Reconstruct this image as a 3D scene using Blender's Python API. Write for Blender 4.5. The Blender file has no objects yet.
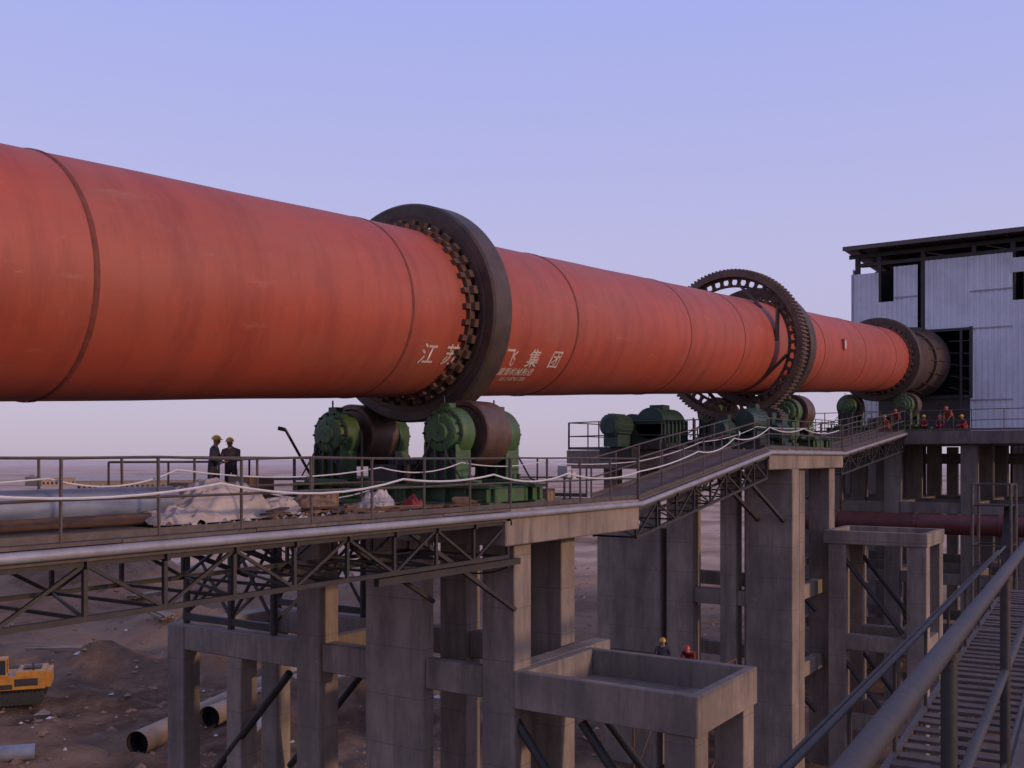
import bpy, math, random
from mathutils import Vector, Matrix, noise
random.seed(7)
CZ=13.0
SC=bpy.context.scene
R=math.radians
# ---------------------------------------------------------------- mesh builder
class MB:
    def __init__(s): s.v=[];s.f=[];s.m=[];s.sm=[]
    def face(s,idx,mat=0,sm=False): s.f.append(tuple(idx));s.m.append(mat);s.sm.append(sm)
    def box(s,x0,x1,y0,y1,z0,z1,mat=0):
        b=len(s.v)
        s.v+= [(x0,y0,z0),(x1,y0,z0),(x1,y1,z0),(x0,y1,z0),(x0,y0,z1),(x1,y0,z1),(x1,y1,z1),(x0,y1,z1)]
        for q in ((0,3,2,1),(4,5,6,7),(0,1,5,4),(1,2,6,5),(2,3,7,6),(3,0,4,7)): s.face([b+i for i in q],mat)
    def beam(s,p0,p1,w,h,mat=0):
        p0=Vector(p0);p1=Vector(p1);d=(p1-p0).normalized()
        side=d.cross(Vector((0,0,1)))
        if side.length<1e-3: side=Vector((0,1,0))
        side.normalize();up=side.cross(d).normalized()
        b=len(s.v)
        for p in (p0,p1):
            for a,c in ((-1,-1),(1,-1),(1,1),(-1,1)):
                s.v.append(tuple(p+side*a*w/2+up*c*h/2))
        for q in ((3,2,1,0),(4,5,6,7),(0,1,5,4),(1,2,6,5),(2,3,7,6),(3,0,4,7)): s.face([b+i for i in q],mat)
    def tube(s,p0,p1,r,seg=10,mat=0,r1=None,caps=True):
        s.ptube([p0,p1],[r,r if r1 is None else r1],seg,mat,caps)
    def ptube(s,pts,r,seg=8,mat=0,caps=True):
        pts=[Vector(p) for p in pts];n=len(pts)
        if not isinstance(r,(list,tuple)): r=[r]*n
        b=len(s.v);ref=None
        for i,p in enumerate(pts):
            d=(pts[min(i+1,n-1)]-pts[max(i-1,0)]).normalized()
            if ref is None:
                ref=Vector((0,0,1)) if abs(d.z)<.9 else Vector((0,1,0))
            a=d.cross(ref).normalized();c=a.cross(d).normalized();ref=c
            for k in range(seg):
                t=2*math.pi*k/seg
                s.v.append(tuple(p+(a*math.cos(t)+c*math.sin(t))*r[i]))
        for i in range(n-1):
            for k in range(seg):
                k2=(k+1)%seg
                s.face((b+i*seg+k,b+i*seg+k2,b+(i+1)*seg+k2,b+(i+1)*seg+k),mat,True)
        if caps:
            s.face([b+k for k in range(seg)][::-1],mat);s.face([b+(n-1)*seg+k for k in range(seg)],mat)
    def lathe(s,prof,seg=64,mat=0,c=(0,0),smooth=True,closed=False):
        b=len(s.v);n=len(prof)
        for x,r in prof:
            for k in range(seg):
                t=2*math.pi*k/seg
                s.v.append((x,c[0]+r*math.cos(t),c[1]+r*math.sin(t)))
        rng=range(n) if closed else range(n-1)
        for i in rng:
            j=(i+1)%n
            for k in range(seg):
                k2=(k+1)%seg
                s.face((b+i*seg+k,b+i*seg+k2,b+j*seg+k2,b+j*seg+k),mat,smooth)
    def disc(s,x,r,seg=24,mat=0,c=(0,0)):
        b=len(s.v)
        for k in range(seg):
            t=2*math.pi*k/seg
            s.v.append((x,c[0]+r*math.cos(t),c[1]+r*math.sin(t)))
        s.face([b+k for k in range(seg)],mat)
    def ell(s,c,r,seg=12,rings=8,mat=0,top=False):
        b=len(s.v);c=Vector(c)
        lo=0 if top else -math.pi/2
        for i in range(rings+1):
            a=lo+(math.pi/2-lo)*i/rings
            for k in range(seg):
                t=2*math.pi*k/seg
                s.v.append((c.x+r[0]*math.cos(a)*math.cos(t),c.y+r[1]*math.cos(a)*math.sin(t),c.z+r[2]*math.sin(a)))
        for i in range(rings):
            for k in range(seg):
                k2=(k+1)%seg
                s.face((b+i*seg+k,b+i*seg+k2,b+(i+1)*seg+k2,b+(i+1)*seg+k),mat,True)
    def obj(s,name,mats,parent=None,bevel=0,loc=(0,0,0),rotz=0,autosm=True):
        me=bpy.data.meshes.new(name);me.from_pydata(s.v,[],s.f)
        for m in mats: me.materials.append(m)
        me.polygons.foreach_set('material_index',s.m)
        me.polygons.foreach_set('use_smooth',s.sm)
        me.update()
        if autosm and any(s.sm):
            try: me.set_sharp_from_angle(angle=R(38))
            except Exception: pass
        o=bpy.data.objects.new(name,me);SC.collection.objects.link(o)
        o.location=loc;o.rotation_euler=(0,0,rotz)
        if parent: o.parent=parent
        if bevel:
            md=o.modifiers.new('bevel','BEVEL');md.width=bevel;md.segments=1;md.limit_method='ANGLE'
        return o
def empty(name,loc=(0,0,0),rot=(0,0,0)):
    e=bpy.data.objects.new(name,None);SC.collection.objects.link(e);e.location=loc;e.rotation_euler=rot;e.empty_display_size=.5
    return e
# ---------------------------------------------------------------- materials
def mat(name,col,rough=.7,metal=0,var=.25,scale=2.0,bump=.1,dirt=None,dirtamt=.4,dscale=.6,stretch=(1,1,1),detail=6,bdist=.02,lines=None,objc=False,streak=None,scuff=None,streak2=None):
    m=bpy.data.materials.new(name);m.use_nodes=True;nt=m.node_tree;N=nt.nodes;L=nt.links
    bs=N['Principled BSDF'];bs.inputs['Roughness'].default_value=rough;bs.inputs['Metallic'].default_value=metal
    if objc:
        tc=N.new('ShaderNodeTexCoord');src=tc.outputs['Object']
    else:
        g=N.new('ShaderNodeNewGeometry');src=g.outputs['Position']
    mp=N.new('ShaderNodeMapping');mp.inputs['Scale'].default_value=stretch;L.new(src,mp.inputs['Vector'])
    n1=N.new('ShaderNodeTexNoise');n1.inputs['Scale'].default_value=scale;n1.inputs['Detail'].default_value=detail;n1.inputs['Roughness'].default_value=.65
    L.new(mp.outputs[0],n1.inputs['Vector'])
    r=N.new('ShaderNodeValToRGB');r.color_ramp.elements[0].position=.3;r.color_ramp.elements[1].position=.7
    lo=[c*(1-var) for c in col];hi=[min(1,c*(1+var)) for c in col]
    r.color_ramp.elements[0].color=(*lo,1);r.color_ramp.elements[1].color=(*hi,1)
    L.new(n1.outputs['Fac'],r.inputs['Fac']);out=r.outputs['Color']
    def layer(sc,stre,p0,p1,amt,colr,out):
        mp2=N.new('ShaderNodeMapping');mp2.inputs['Scale'].default_value=stre;mp2.inputs['Location'].default_value=(sc*3.1,1.7,5.2);L.new(src,mp2.inputs['Vector'])
        n2=N.new('ShaderNodeTexNoise');n2.inputs['Scale'].default_value=sc;n2.inputs['Detail'].default_value=8;n2.inputs['Roughness'].default_value=.7
        L.new(mp2.outputs[0],n2.inputs['Vector'])
        r2=N.new('ShaderNodeValToRGB');r2.color_ramp.elements[0].position=p0;r2.color_ramp.elements[1].position=p1
        r2.color_ramp.elements[0].color=(0,0,0,1);r2.color_ramp.elements[1].color=(amt,)*3+(1,)
        L.new(n2.outputs['Fac'],r2.inputs['Fac'])
        mx=N.new('ShaderNodeMixRGB');L.new(r2.outputs['Color'],mx.inputs['Fac']);L.new(out,mx.inputs['Color1']);mx.inputs['Color2'].default_value=(*colr,1)
        return mx.outputs['Color']
    if dirt: out=layer(dscale,stretch,.45,.68,dirtamt,dirt,out)
    for q in (streak,scuff,streak2):
        if q: out=layer(*q,out)
    if lines:
        sp=N.new('ShaderNodeSeparateXYZ');L.new(src,sp.inputs[0])
        md=N.new('ShaderNodeMath');md.operation='PINGPONG';md.inputs[1].default_value=lines/2;L.new(sp.outputs['Z'],md.inputs[0])
        lt=N.new('ShaderNodeMath');lt.operation='LESS_THAN';lt.inputs[1].default_value=.015;L.new(md.outputs[0],lt.inputs[0])
        ml=N.new('ShaderNodeMath');ml.operation='MULTIPLY';ml.inputs[1].default_value=.4;L.new(lt.outputs[0],ml.inputs[0])
        mx=N.new('ShaderNodeMixRGB');L.new(ml.outputs[0],mx.inputs['Fac']);L.new(out,mx.inputs['Color1']);mx.inputs['Color2'].default_value=(*[c*.35 for c in col],1)
        out=mx.outputs['Color']
    L.new(out,bs.inputs['Base Color'])
    if bump:
        n3=N.new('ShaderNodeTexNoise');n3.inputs['Scale'].default_value=scale*6;n3.inputs['Detail'].default_value=5;L.new(mp.outputs[0],n3.inputs['Vector'])
        b=N.new('ShaderNodeBump');b.inputs['Strength'].default_value=bump;b.inputs['Distance'].default_value=bdist
        L.new(n3.outputs['Fac'],b.inputs['Height']);L.new(b.outputs[0],bs.inputs['Normal'])
    return m
M_conc=mat('concrete',(.27,.212,.172),.92,0,.30,1.3,.6,(.12,.09,.075),.7,.5,(1,1,.35),lines=1.2,streak=(2.2,(1.2,1.2,.12),.5,.7,.6,(.09,.068,.056)),scuff=(3,(1,1,1),.60,.72,.4,(.38,.32,.27)),streak2=(.35,(1,1,1),.5,.62,.35,(.13,.10,.085)))
M_concd=mat('concrete_old',(.18,.145,.125),.92,0,.28,1.3,.6,(.07,.055,.05),.7,.5,(1,1,.35),lines=1.2,streak=(2.2,(1.2,1.2,.12),.5,.7,.6,(.06,.05,.045)))
M_kiln=mat('kiln_red_primer',(.40,.070,.036),.56,0,.14,.5,.08,(.31,.115,.075),.55,.45,(.35,1,1),objc=True,streak=(1.1,(1.6,.35,.35),.46,.72,.6,(.21,.035,.022)),scuff=(1.6,(.5,1.6,1.6),.60,.74,.4,(.46,.22,.15)),streak2=(9,(.25,1,1),.66,.72,.4,(.5,.30,.22)))
M_kilnd=mat('kiln_heated_steel',(.06,.034,.028),.75,0,.35,1.5,.2)
M_seam=mat('weld_seam',(.17,.038,.024),.75,0,.35,6,.2)
M_steel=mat('tyre_cast_steel',(.075,.058,.048),.55,.4,.35,2,.2,(.13,.06,.035),.55,1.5)
M_gear=mat('gear_cast_steel',(.13,.085,.06),.6,.3,.35,3,.2,(.07,.04,.028),.55,1.5)
M_rust=mat('rusted_steel',(.12,.062,.04),.8,.1,.35,4,.3,(.04,.03,.028),.5,2)
M_roll=mat('machined_roller',(.14,.08,.058),.5,.4,.25,4,.1,(.05,.035,.03),.6,2)
M_green=mat('green_enamel',(.05,.115,.036),.55,0,.3,3,.1,(.07,.058,.04),.75,2.2,scuff=(5,(1,1,1),.58,.68,.5,(.02,.025,.015)))
M_dgreen=mat('dark_green_enamel',(.02,.056,.044),.55,0,.3,3,.1,(.045,.038,.03),.7,2)
M_orange=mat('orange_coupling',(.5,.09,.02),.5,0,.2,3,.1)
M_dark=mat('dark_painted_steel',(.04,.034,.034),.6,.2,.3,4,.2,(.08,.05,.035),.4,2)
M_rail=mat('rail_steel',(.10,.08,.075),.55,.3,.3,5,.15,(.10,.055,.035),.5,3)
M_deck=mat('deck_plate',(.13,.10,.085),.85,.1,.35,3,.3,(.07,.045,.035),.6,1.2,scuff=(2,(1,1,1),.58,.7,.5,(.26,.2,.17)))
M_fascia=mat('galvanised_pipe',(.32,.31,.35),.5,.2,.15,3,.1,(.18,.14,.12),.5,1.5)
M_cable=mat('white_cable',(.6,.58,.6),.6,0,.1,5,0)
M_white=mat('corrugated_sheet',(.62,.62,.66),.5,.1,.06,.6,.03,(.42,.41,.44),.5,.5,streak=(1.5,(1,1,.1),.52,.7,.35,(.36,.32,.31)))
M_black=mat('dark_interior',(.02,.018,.02),.9,0,.3,2,0)
M_bpipe=mat('blue_grey_pipe',(.19,.21,.27),.5,.1,.2,2,.1,(.14,.10,.09),.5,1)
M_rpipe=mat('red_brown_pipe',(.12,.035,.03),.5,.1,.2,2,.1)
M_tarp=mat('tarpaulin_cloth',(.42,.35,.31),.8,0,.25,1.6,.4,(.22,.155,.12),.6,1.6)
M_sack=mat('white_sack',(.48,.43,.42),.8,0,.2,5,.3)
M_yellow=mat('machine_yellow',(.50,.21,.025),.5,0,.15,2,.1,(.2,.11,.05),.6,2)
M_glass=mat('cab_glass',(.03,.04,.05),.12,0,.1,2,0)
M_rubber=mat('track_rubber',(.03,.027,.025),.85,0,.3,6,.3)
M_gpipe=mat('ground_pipe',(.26,.185,.125),.6,.1,.2,1,.2,(.12,.08,.06),.5,1)
M_wood=mat('timber',(.2,.12,.075),.8,0,.3,4,.3)
M_skin=mat('skin',(.33,.17,.11),.6,0,.1,5,0)
M_letter=mat('white_lettering',(.62,.52,.46),.7,0,.12,8,0,(.4,.1,.06),.5,5)
M_brownbox=mat('cardboard',(.26,.16,.10),.8,0,.2,4,.1)
def cloth(n,c): return mat(n,c,.85,0,.2,9,.2)
M_cred=cloth('red_jacket',(.22,.025,.025));M_corg=cloth('orange_jacket',(.30,.07,.025));M_cblue=cloth('navy_workwear',(.03,.035,.06));M_cgrey=cloth('grey_workwear',(.07,.055,.05));M_cdk=cloth('dark_trousers',(.03,.028,.032))
M_hy=mat('yellow_helmet',(.6,.32,.02),.35,0,.05,2,0);M_hr=mat('red_helmet',(.5,.04,.03),.35,0,.05,2,0);M_hair=mat('boots_black',(.02,.018,.017),.7,0,.1,4,0)
# ---------------------------------------------------------------- ground
def axis(c,inner,step,outer):
    a=[0];x=0
    while x<inner: x+=step;a.append(x)
    g=step
    while x<outer: g*=1.22;x+=g;a.append(x)
    return [c-t for t in a[:0:-1]]+[c+t for t in a]
xs=axis(35,60,.8,5000);ys=axis(40,50,.8,5000)
def gh(x,y):
    dd=max(0,1-math.hypot(x-35,y-45)/120)
    n=noise.noise(Vector((x*.12,y*.12,0)))*.9+noise.noise(Vector((x*.45,y*.45,3)))*.45+noise.noise(Vector((x*1.1,y*1.1,8)))*.28
    h=n*dd*.8
    for hx,hy,rr,hh in ((38,36,6,1.6),(52,62,9,2.2),(30,66,7,1.6),(78,60,14,2.6),(60,90,18,3),(44,50,6,1.5),(38,56,4,1.0),(100,120,22,3)):
        q=math.hypot(x-hx,y-hy)/rr
        if q<1: h+=hh*(1-q*q)**2*(1+.6*noise.noise(Vector((x*.6,y*.6,1)))+.3*noise.noise(Vector((x*1.7,y*1.7,4))))
    return h
g=MB();nx,ny=len(xs),len(ys)
for y in ys:
    for x in xs: g.v.append((x,y,gh(x,y)))
for j in range(ny-1):
    for i in range(nx-1): g.face((j*nx+i,j*nx+i+1,(j+1)*nx+i+1,(j+1)*nx+i),0,True)
m=bpy.data.materials.new('hazed_dirt_ground');m.use_nodes=True;nt=m.node_tree;N=nt.nodes;L=nt.links;bs=N['Principled BSDF'];bs.inputs['Roughness'].default_value=.95;bs.inputs['Specular IOR Level'].default_value=.05
ge=N.new('ShaderNodeNewGeometry')
def nz(sc,det=8,ro=.7):
    n=N.new('ShaderNodeTexNoise');n.inputs['Scale'].default_value=sc;n.inputs['Detail'].default_value=det;n.inputs['Roughness'].default_value=ro;L.new(ge.outputs['Position'],n.inputs['Vector']);return n
def rp(src,els):
    r=N.new('ShaderNodeValToRGB');cr=r.color_ramp
    while len(cr.elements)<len(els): cr.elements.new(.5)
    for e,(p,c) in zip(cr.elements,els): e.position=p;e.color=(*c,1)
    L.new(src,r.inputs['Fac']);return r
a=rp(nz(.5).outputs['Fac'],[(.3,(.06,.034,.022)),(.5,(.135,.08,.053)),(.72,(.27,.17,.115))])
b=rp(nz(.07,6,.6).outputs['Fac'],[(.45,(0,0,0)),(.6,(.75,.75,.75))])
mx=N.new('ShaderNodeMixRGB');L.new(b.outputs[0],mx.inputs[0]);L.new(a.outputs[0],mx.inputs[1]);mx.inputs[2].default_value=(.32,.205,.14,1)
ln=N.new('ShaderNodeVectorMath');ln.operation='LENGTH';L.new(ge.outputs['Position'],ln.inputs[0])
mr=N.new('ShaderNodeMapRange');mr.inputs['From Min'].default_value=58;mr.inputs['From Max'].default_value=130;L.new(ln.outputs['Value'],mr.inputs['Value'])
fa=rp(nz(.02,8,.65).outputs['Fac'],[(.38,(.22,.13,.09)),(.5,(.48,.31,.215)),(.56,(.62,.43,.31)),(.64,(.36,.23,.16))])  # far sand tones, colour lightened to make up for weak low sun
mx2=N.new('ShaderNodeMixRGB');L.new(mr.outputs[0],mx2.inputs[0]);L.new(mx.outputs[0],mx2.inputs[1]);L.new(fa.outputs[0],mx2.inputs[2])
haze_fac=N.new('ShaderNodeMapRange');haze_fac.inputs['From Min'].default_value=250;haze_fac.inputs['From Max'].default_value=2200;haze_fac.inputs['To Max'].default_value=.9;L.new(ln.outputs['Value'],haze_fac.inputs['Value'])
haze_mix=N.new('ShaderNodeMixRGB');L.new(haze_fac.outputs[0],haze_mix.inputs[0]);L.new(mx2.outputs[0],haze_mix.inputs[1]);haze_mix.inputs[2].default_value=(.74,.57,.50,1)  # horizon haze painted into the ground colour, fading to pale pink with distance
L.new(haze_mix.outputs[0],bs.inputs['Base Color'])
bp=N.new('ShaderNodeBump');bp.inputs['Strength'].default_value=.9;bp.inputs['Distance'].default_value=.3;L.new(nz(1.6,8,.75).outputs['Fac'],bp.inputs['Height']);L.new(bp.outputs[0],bs.inputs['Normal'])
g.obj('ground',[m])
# ---------------------------------------------------------------- rotary kiln
KD=15.41;KH=2.377;SL=.0585;TA=math.atan(SL)
def H(s): return KH+SL*s
kiln=empty('rotary_kiln',(0,KD,CZ+KH),(0,-TA,0))
k=MB();prof=[]
x=-8.0
while x<68.01: prof.append((x,2.0+.006*math.sin(x*1.3)));x+=1
k.lathe(prof,128,0);k.lathe([(68,2.0),(68.02,2.03),(76,2.03),(80,2.03)],96,1)
k.disc(80,2.03,64,1);k.disc(-8,2.0,64,0)
k.obj('shell',[M_kiln,M_kilnd],kiln)
w=MB()
for sx in (1.6,9.1,16.6,23.7,31.4,36.5,47,54.5,61.5,67.9):
    w.lathe([(sx-.05,2.0),(sx-.025,2.016),(sx+.025,2.016),(sx+.05,2.0)],128,0)
w.obj('weld_seams',[M_seam],kiln)
mh=MB();t=R(8);cy,cz=-2.0*math.cos(t),2.0*math.sin(t)
mh.tube((50.2,cy+.02,cz),(50.2,cy-.07,cz),.3,20,0);mh.tube((50.2,cy-.06,cz),(50.2,cy-.1,cz),.22,20,1);mh.box(49.95,50.0,cy-.12,cy,cz-.25,cz+.25,0)
mh.obj('manhole_cover',[M_kiln,M_sack],kiln)
def tyre(sx,wd=.75,ro=2.62):
    t=MB();h=wd/2
    t.lathe([(sx-h,2.14),(sx-h,ro-.05),(sx-h+.05,ro),(sx+h-.05,ro),(sx+h,ro-.05),(sx+h,2.14)],128,0,closed=True)
    t.lathe([(sx-h-.012,2.3),(sx-h-.012,2.36)],96,1)
    for sg in (-1,1):
        xx=sx+sg*(h+.16)
        t.lathe([(xx-.09,2.01),(xx-.09,2.1),(xx+.09,2.1),(xx+.09,2.01)],96,1)
    n=36
    for i in range(n):
        a=2*math.pi*i/n
        for x0,x1,r0,r1,hw in ((sx-h-.40,sx-h-.02,2.0,2.10,.06),(sx-h-.2,sx-h-.015,2.09,2.21,.09),(sx+h+.02,sx+h+.3,2.0,2.13,.08)):
            b=len(t.v);ca,sa=math.cos(a),math.sin(a)
            for xq in (x0,x1):
                for rr in (r0,r1):
                    for q in (-hw,hw):
                        t.v.append((xq,rr*ca-q*sa,rr*sa+q*ca))
            for q in ((0,1,3,2),(4,6,7,5),(0,4,5,1),(2,3,7,6),(0,2,6,4),(1,5,7,3)): t.face([b+i2 for i2 in q],1)
    return t.obj('riding_tyre',[M_steel,M_rust],kiln)
T1,T2,T3=19.15,43.2,65.6
for q in (T1,T2,T3): tyre(q)
gg=MB();gx=40.3;hw=.3;ri,rr_=2.84,3.08
gg.lathe([(gx-hw,ri),(gx-hw,rr_),(gx+hw,rr_),(gx+hw,ri)],144,0,closed=True)
nt_=116
for i in range(nt_):
    a=2*math.pi*i/nt_;b=len(gg.v)
    for xq in (gx-hw,gx+hw):
        for rr,q in ((3.07,-.05),(3.07,.05),(3.17,.028),(3.17,-.028)):
            gg.v.append((xq,rr*math.cos(a)-q*math.sin(a),rr*math.sin(a)+q*math.cos(a)))
    for q in ((0,1,2,3),(7,6,5,4),(0,4,5,1),(1,5,6,2),(2,6,7,3),(3,7,4,0)): gg.face([b+i2 for i2 in q],0)
gg.lathe([(gx-.05,2.42),(gx-.05,2.52),(gx+.05,2.52),(gx+.05,2.42)],144,1,closed=True)
gg.lathe([(gx-.05,2.74),(gx-.05,2.84),(gx+.05,2.84),(gx+.05,2.74)],144,1,closed=True)
for i in range(44):
    a=2*math.pi*i/44;b=len(gg.v)
    for xq in (gx-.048,gx+.048):
        for rr,q in ((2.50,-.10),(2.50,.10),(2.63,.06),(2.76,.10),(2.76,-.10),(2.63,-.06)):
            gg.v.append((xq,rr*math.cos(a)-q*math.sin(a),rr*math.sin(a)+q*math.cos(a)))
    gg.face([b+j for j in range(6)],1);gg.face([b+6+j for j in range(6)][::-1],1)
    for j in range(6): j2=(j+1)%6;gg.face((b+j,b+6+j,b+6+j2,b+j2),1)
    c=(2.47*math.cos(a),2.47*math.sin(a))
    gg.lathe([(gx-.1,.04),(gx-.05,.04)],6,1,c);gg.disc(gx-.1,.04,6,1,c)
for i in range(8):
    a=2*math.pi*i/8+.2
    p0=(gx-.25,2.5*math.cos(a),2.5*math.sin(a));a2=a+.55
    p1=(gx-.25,2.03*math.cos(a2),2.03*math.sin(a2))
    d=Vector(p1)-Vector(p0);nrm=d.normalized().cross(Vector((1,0,0)))*.02
    b=len(gg.v)
    for p in (p0,p1):
        for xq in (-.2,.2):
            for sgn in (-1,1):
                v=Vector(p)+nrm*sgn;gg.v.append((v.x+xq,v.y,v.z))
    for q in ((0,1,3,2),(4,6,7,5),(0,4,5,1),(2,3,7,6),(0,2,6,4),(1,5,7,3)): gg.face([b+i2 for i2 in q],1)
gg.obj('girth_gear',[M_gear,M_rust,M_black],kiln)
s_=MB()
s_.lathe([(72.6,2.04),(72.6,2.2),(72.8,2.25),(73.0,2.2),(74.4,2.2),(74.8,2.5),(75.6,2.55),(75.6,2.1)],64,0)
for i in range(16):
    a=2*math.pi*i/16
    s_.tube((71.6,2.05*math.cos(a),2.05*math.sin(a)),(75.0,2.5*math.cos(a),2.5*math.sin(a)),.03,6,1)
s_.obj('inlet_seal',[M_kilnd,M_dark],kiln)
def letters(body,sx,alpha,size,nm,off=.008):
    cu=bpy.data.curves.new(nm,'FONT');cu.body=body;cu.size=size;cu.align_x='CENTER';cu.resolution_u=3;cu.offset=off
    o=bpy.data.objects.new(nm,cu);SC.collection.objects.link(o)
    bpy.context.view_layer.update()
    dg=bpy.context.evaluated_depsgraph_get();me=bpy.data.meshes.new_from_object(o.evaluated_get(dg))
    bpy.data.objects.remove(o)
    for v in me.vertices:
        t=R(alpha)+(v.co.y)/2.0;xx=v.co.x
        v.co=Vector((sx+xx,-2.012*math.cos(t),2.012*math.sin(t)))
    me.materials.clear();me.materials.append(M_letter)
    o=bpy.data.objects.new(nm,me);SC.collection.objects.link(o);o.parent=kiln
for ch,sx in (('江',17.45),('苏',18.3),('飞',20.75),('集',21.85),('团',22.95)):
    letters(ch,sx,-39,.56,'painted_character')
letters('重型机械制造',21.4,-48,.27,'painted_small_text',.004)
letters('0513-8741788',21.5,-54.5,.2,'painted_phone_number',.003)
# ---------------------------------------------------------------- roller stations
def roller_station(sx,deck):
    e=empty('roller_station',(sx,KD,CZ))
    zc=H(sx)-math.sqrt((2.62+.78)**2-1.72**2)
    zd=deck
    fr=MB()
    for xo in (-.95,.95):
        fr.box(xo-.25,xo+.25,-3.0,3.0,zd+.02,zd+.12,0);fr.box(xo-.25,xo+.25,-3.0,3.0,zd+.42,zd+.5,0);fr.box(xo-.04,xo+.04,-3.0,3.0,zd+.12,zd+.42,0)
        for yy in [-2.9+i*.58 for i in range(11)]: fr.box(xo-.22,xo+.22,yy-.02,yy+.02,zd+.12,zd+.42,0)
    for yy in (-2.7,-.3,.3,2.7): fr.box(-.7,.7,yy-.1,yy+.1,zd+.1,zd+.45,0)
    fr.obj('base_frame',[M_green],e,bevel=.01)
    for yo in (-1.72,1.72):
        r=MB()
        r.lathe([(-.5,.2),(-.5,.36),(-.44,.4),(-.44,.62),(-.5,.66),(-.5,.75),(-.47,.78),(.47,.78),(.5,.75),(.5,.66),(.44,.62),(.44,.4),(.5,.36),(.5,.2)],56,0,(yo,zc))
        r.lathe([(-1.3,.2),(1.3,.2)],20,0,(yo,zc));
        r.obj('support_roller',[M_roll],e)
        h=MB()
        for sg in (-1,1):
            xc=sg*1.0
            q=[(xc-sg*.3,.2),(xc-sg*.3,.52),(xc-sg*.24,.6),(xc+sg*.12,.6),(xc+sg*.18,.56),(xc+sg*.18,.46),(xc+sg*.27,.43),(xc+sg*.31,.36),(xc+sg*.31,.24),(xc+sg*.37,.2),(xc+sg*.37,.02)]
            h.lathe(q,36,0,(yo,zc))
            for i in range(14):
                a=2*math.pi*i/14;c=(yo+.52*math.cos(a),zc+.52*math.sin(a));x_=xc+sg*.18
                h.lathe([(x_,.03),(x_+sg*.06,.03)],6,1,c);h.disc(x_+sg*.06,.03,6,1,c)
            for i in range(10):
                a=2*math.pi*i/10+.2
                h.beam((xc+sg*.31,yo+.16*math.cos(a),zc+.16*math.sin(a)),(xc+sg*.27,yo+.42*math.cos(a),zc+.42*math.sin(a)),.04,.09,0)
            h.box(xc-.2,xc+.2,yo-.42,yo+.42,zd+.62,zc-.15,1)
            for yy in (-.44,-.15,.15,.44): h.box(xc-.3,xc+.26,yo+yy-.02,yo+yy+.02,zd+.6,zc-.25,0)
            h.box(xc-.36,xc+.34,yo-.72,yo+.72,zd+.5,zd+.6,0)
            for yy in (-.62,.62): h.tube((xc,yo+yy,zd+.55),(xc,yo+yy,zd+.72),.05,6,1)
            h.box(xc-.12,xc+.12,yo-.14,yo+.14,zc+.55,zc+.68,0)
            h.tube((xc,yo+.1,zc+.6),(xc,yo+.1,zc+.85),.025,6,1)
        h.obj('bearing_housing',[M_green,M_dark],e,bevel=.01)
        hp=MB()
        for sg in (-1,1):
            hp.ptube([(sg*1.3,yo-.1,zc-.2),(sg*1.45,yo-.3,zc-.5),(sg*1.4,yo-.7,zd+.6),(sg*1.2,yo-1.0,zd+.55)],.025,6,0)
            hp.ptube([(sg*1.3,yo+.2,zc-.1),(sg*1.5,yo+.35,zc-.6),(sg*1.3,yo+.9,zd+.6)],.02,6,0)
        hp.obj('oil_hoses',[M_dark],e)
    t=MB()
    for yo in (-1.72,1.72): t.box(-.5,.5,yo-.5,yo+.5,zd+.15,zd+.4,0)
    t.box(-.35,.35,-.6,.6,zd+.5,zd+1.1,0);t.tube((-.5,-.3,zd+1.0),(.9,-.3,zd+1.0),.12,12,0);t.box(-1.2,-.5,-.4,.3,zd+.5,zd+.95,0);t.tube((-1.4,.5,zd+.5),(-1.4,.5,zd+1.6),.03,6,0)
    t.obj('water_trough',[M_dark],e,bevel=.01)
    return e
DK1,DK2,DK3=-1.1,.33,1.45
roller_station(T1,DK1);roller_station(T2,DK2);roller_station(T3,DK3)
# ---------------------------------------------------------------- concrete piers
def B(mb,x0,x1,y0,y1,z0,z1,mt=0): mb.box(x0,x1,y0,y1,CZ+z0,CZ+z1,mt)
p=empty('concrete_pier')
c=MB();G=-13.9
B(c,18.0,24.5,12.0,20.2,-1.92,-1.12)
for a in ((18.8,19.5,12.3,13.2),(22.4,23.1,13.2,14.2),(18.8,19.2,14.9,16.75),(22.3,23.0,16.2,17.1),(18.8,19.5,18.3,19.15),(22.4,23.1,18.7,19.5)):
    B(c,a[0],a[1],a[2],a[3],G,-1.922)
for z in (-4.8,-10.2):
    for (y0,y1) in ((13.202,14.898),(16.752,18.298),(19.152,24.4)): B(c,18.86,19.4 if y1<14 or y1>17 else 19.15,y0,y1,z-.72,z)
    for (y0,y1) in ((14.202,16.198),(17.102,18.698),(19.502,24.4)): B(c,22.46,23.0,y0,y1,z-.72,z)
    B(c,19.502,22.398,18.76,19.1,z-.7,z-.003)
    B(c,19.502,23.6,12.4,12.9,z-.7,z-.003)
    B(c,19.402,22.458,23.75,24.35,z-.7,z-.003)
for x0 in (18.83,22.43): B(c,x0,x0+.6,23.7,24.43,G,-4.83)
B(c,18.83,19.43,21.3,21.9,G,-5.525)
c.obj('frame',[M_conc],p,bevel=.025)
c=MB()
B(c,18.75,18.98,7.9,12.29,-5.62,-4.78);B(c,22.0,22.23,7.9,12.29,-5.62,-4.78);B(c,18.982,21.998,7.9,8.13,-5.62,-4.783);B(c,18.982,21.998,12.06,12.29,-5.62,-4.783)
B(c,18.982,21.998,8.132,12.058,-5.6,-5.4)
for x0 in (18.8,21.5):
    for y0 in (7.95,): B(c,x0,x0+.65,y0,y0+.7,G,-5.622)
B(c,19.452,21.498,8.05,8.5,-8.6,-8.0)
B(c,18.9,19.3,8.652,12.29,-10.4,-9.8)
c.obj('open_tank',[M_conc],p,bevel=.02)
c=MB()
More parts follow.
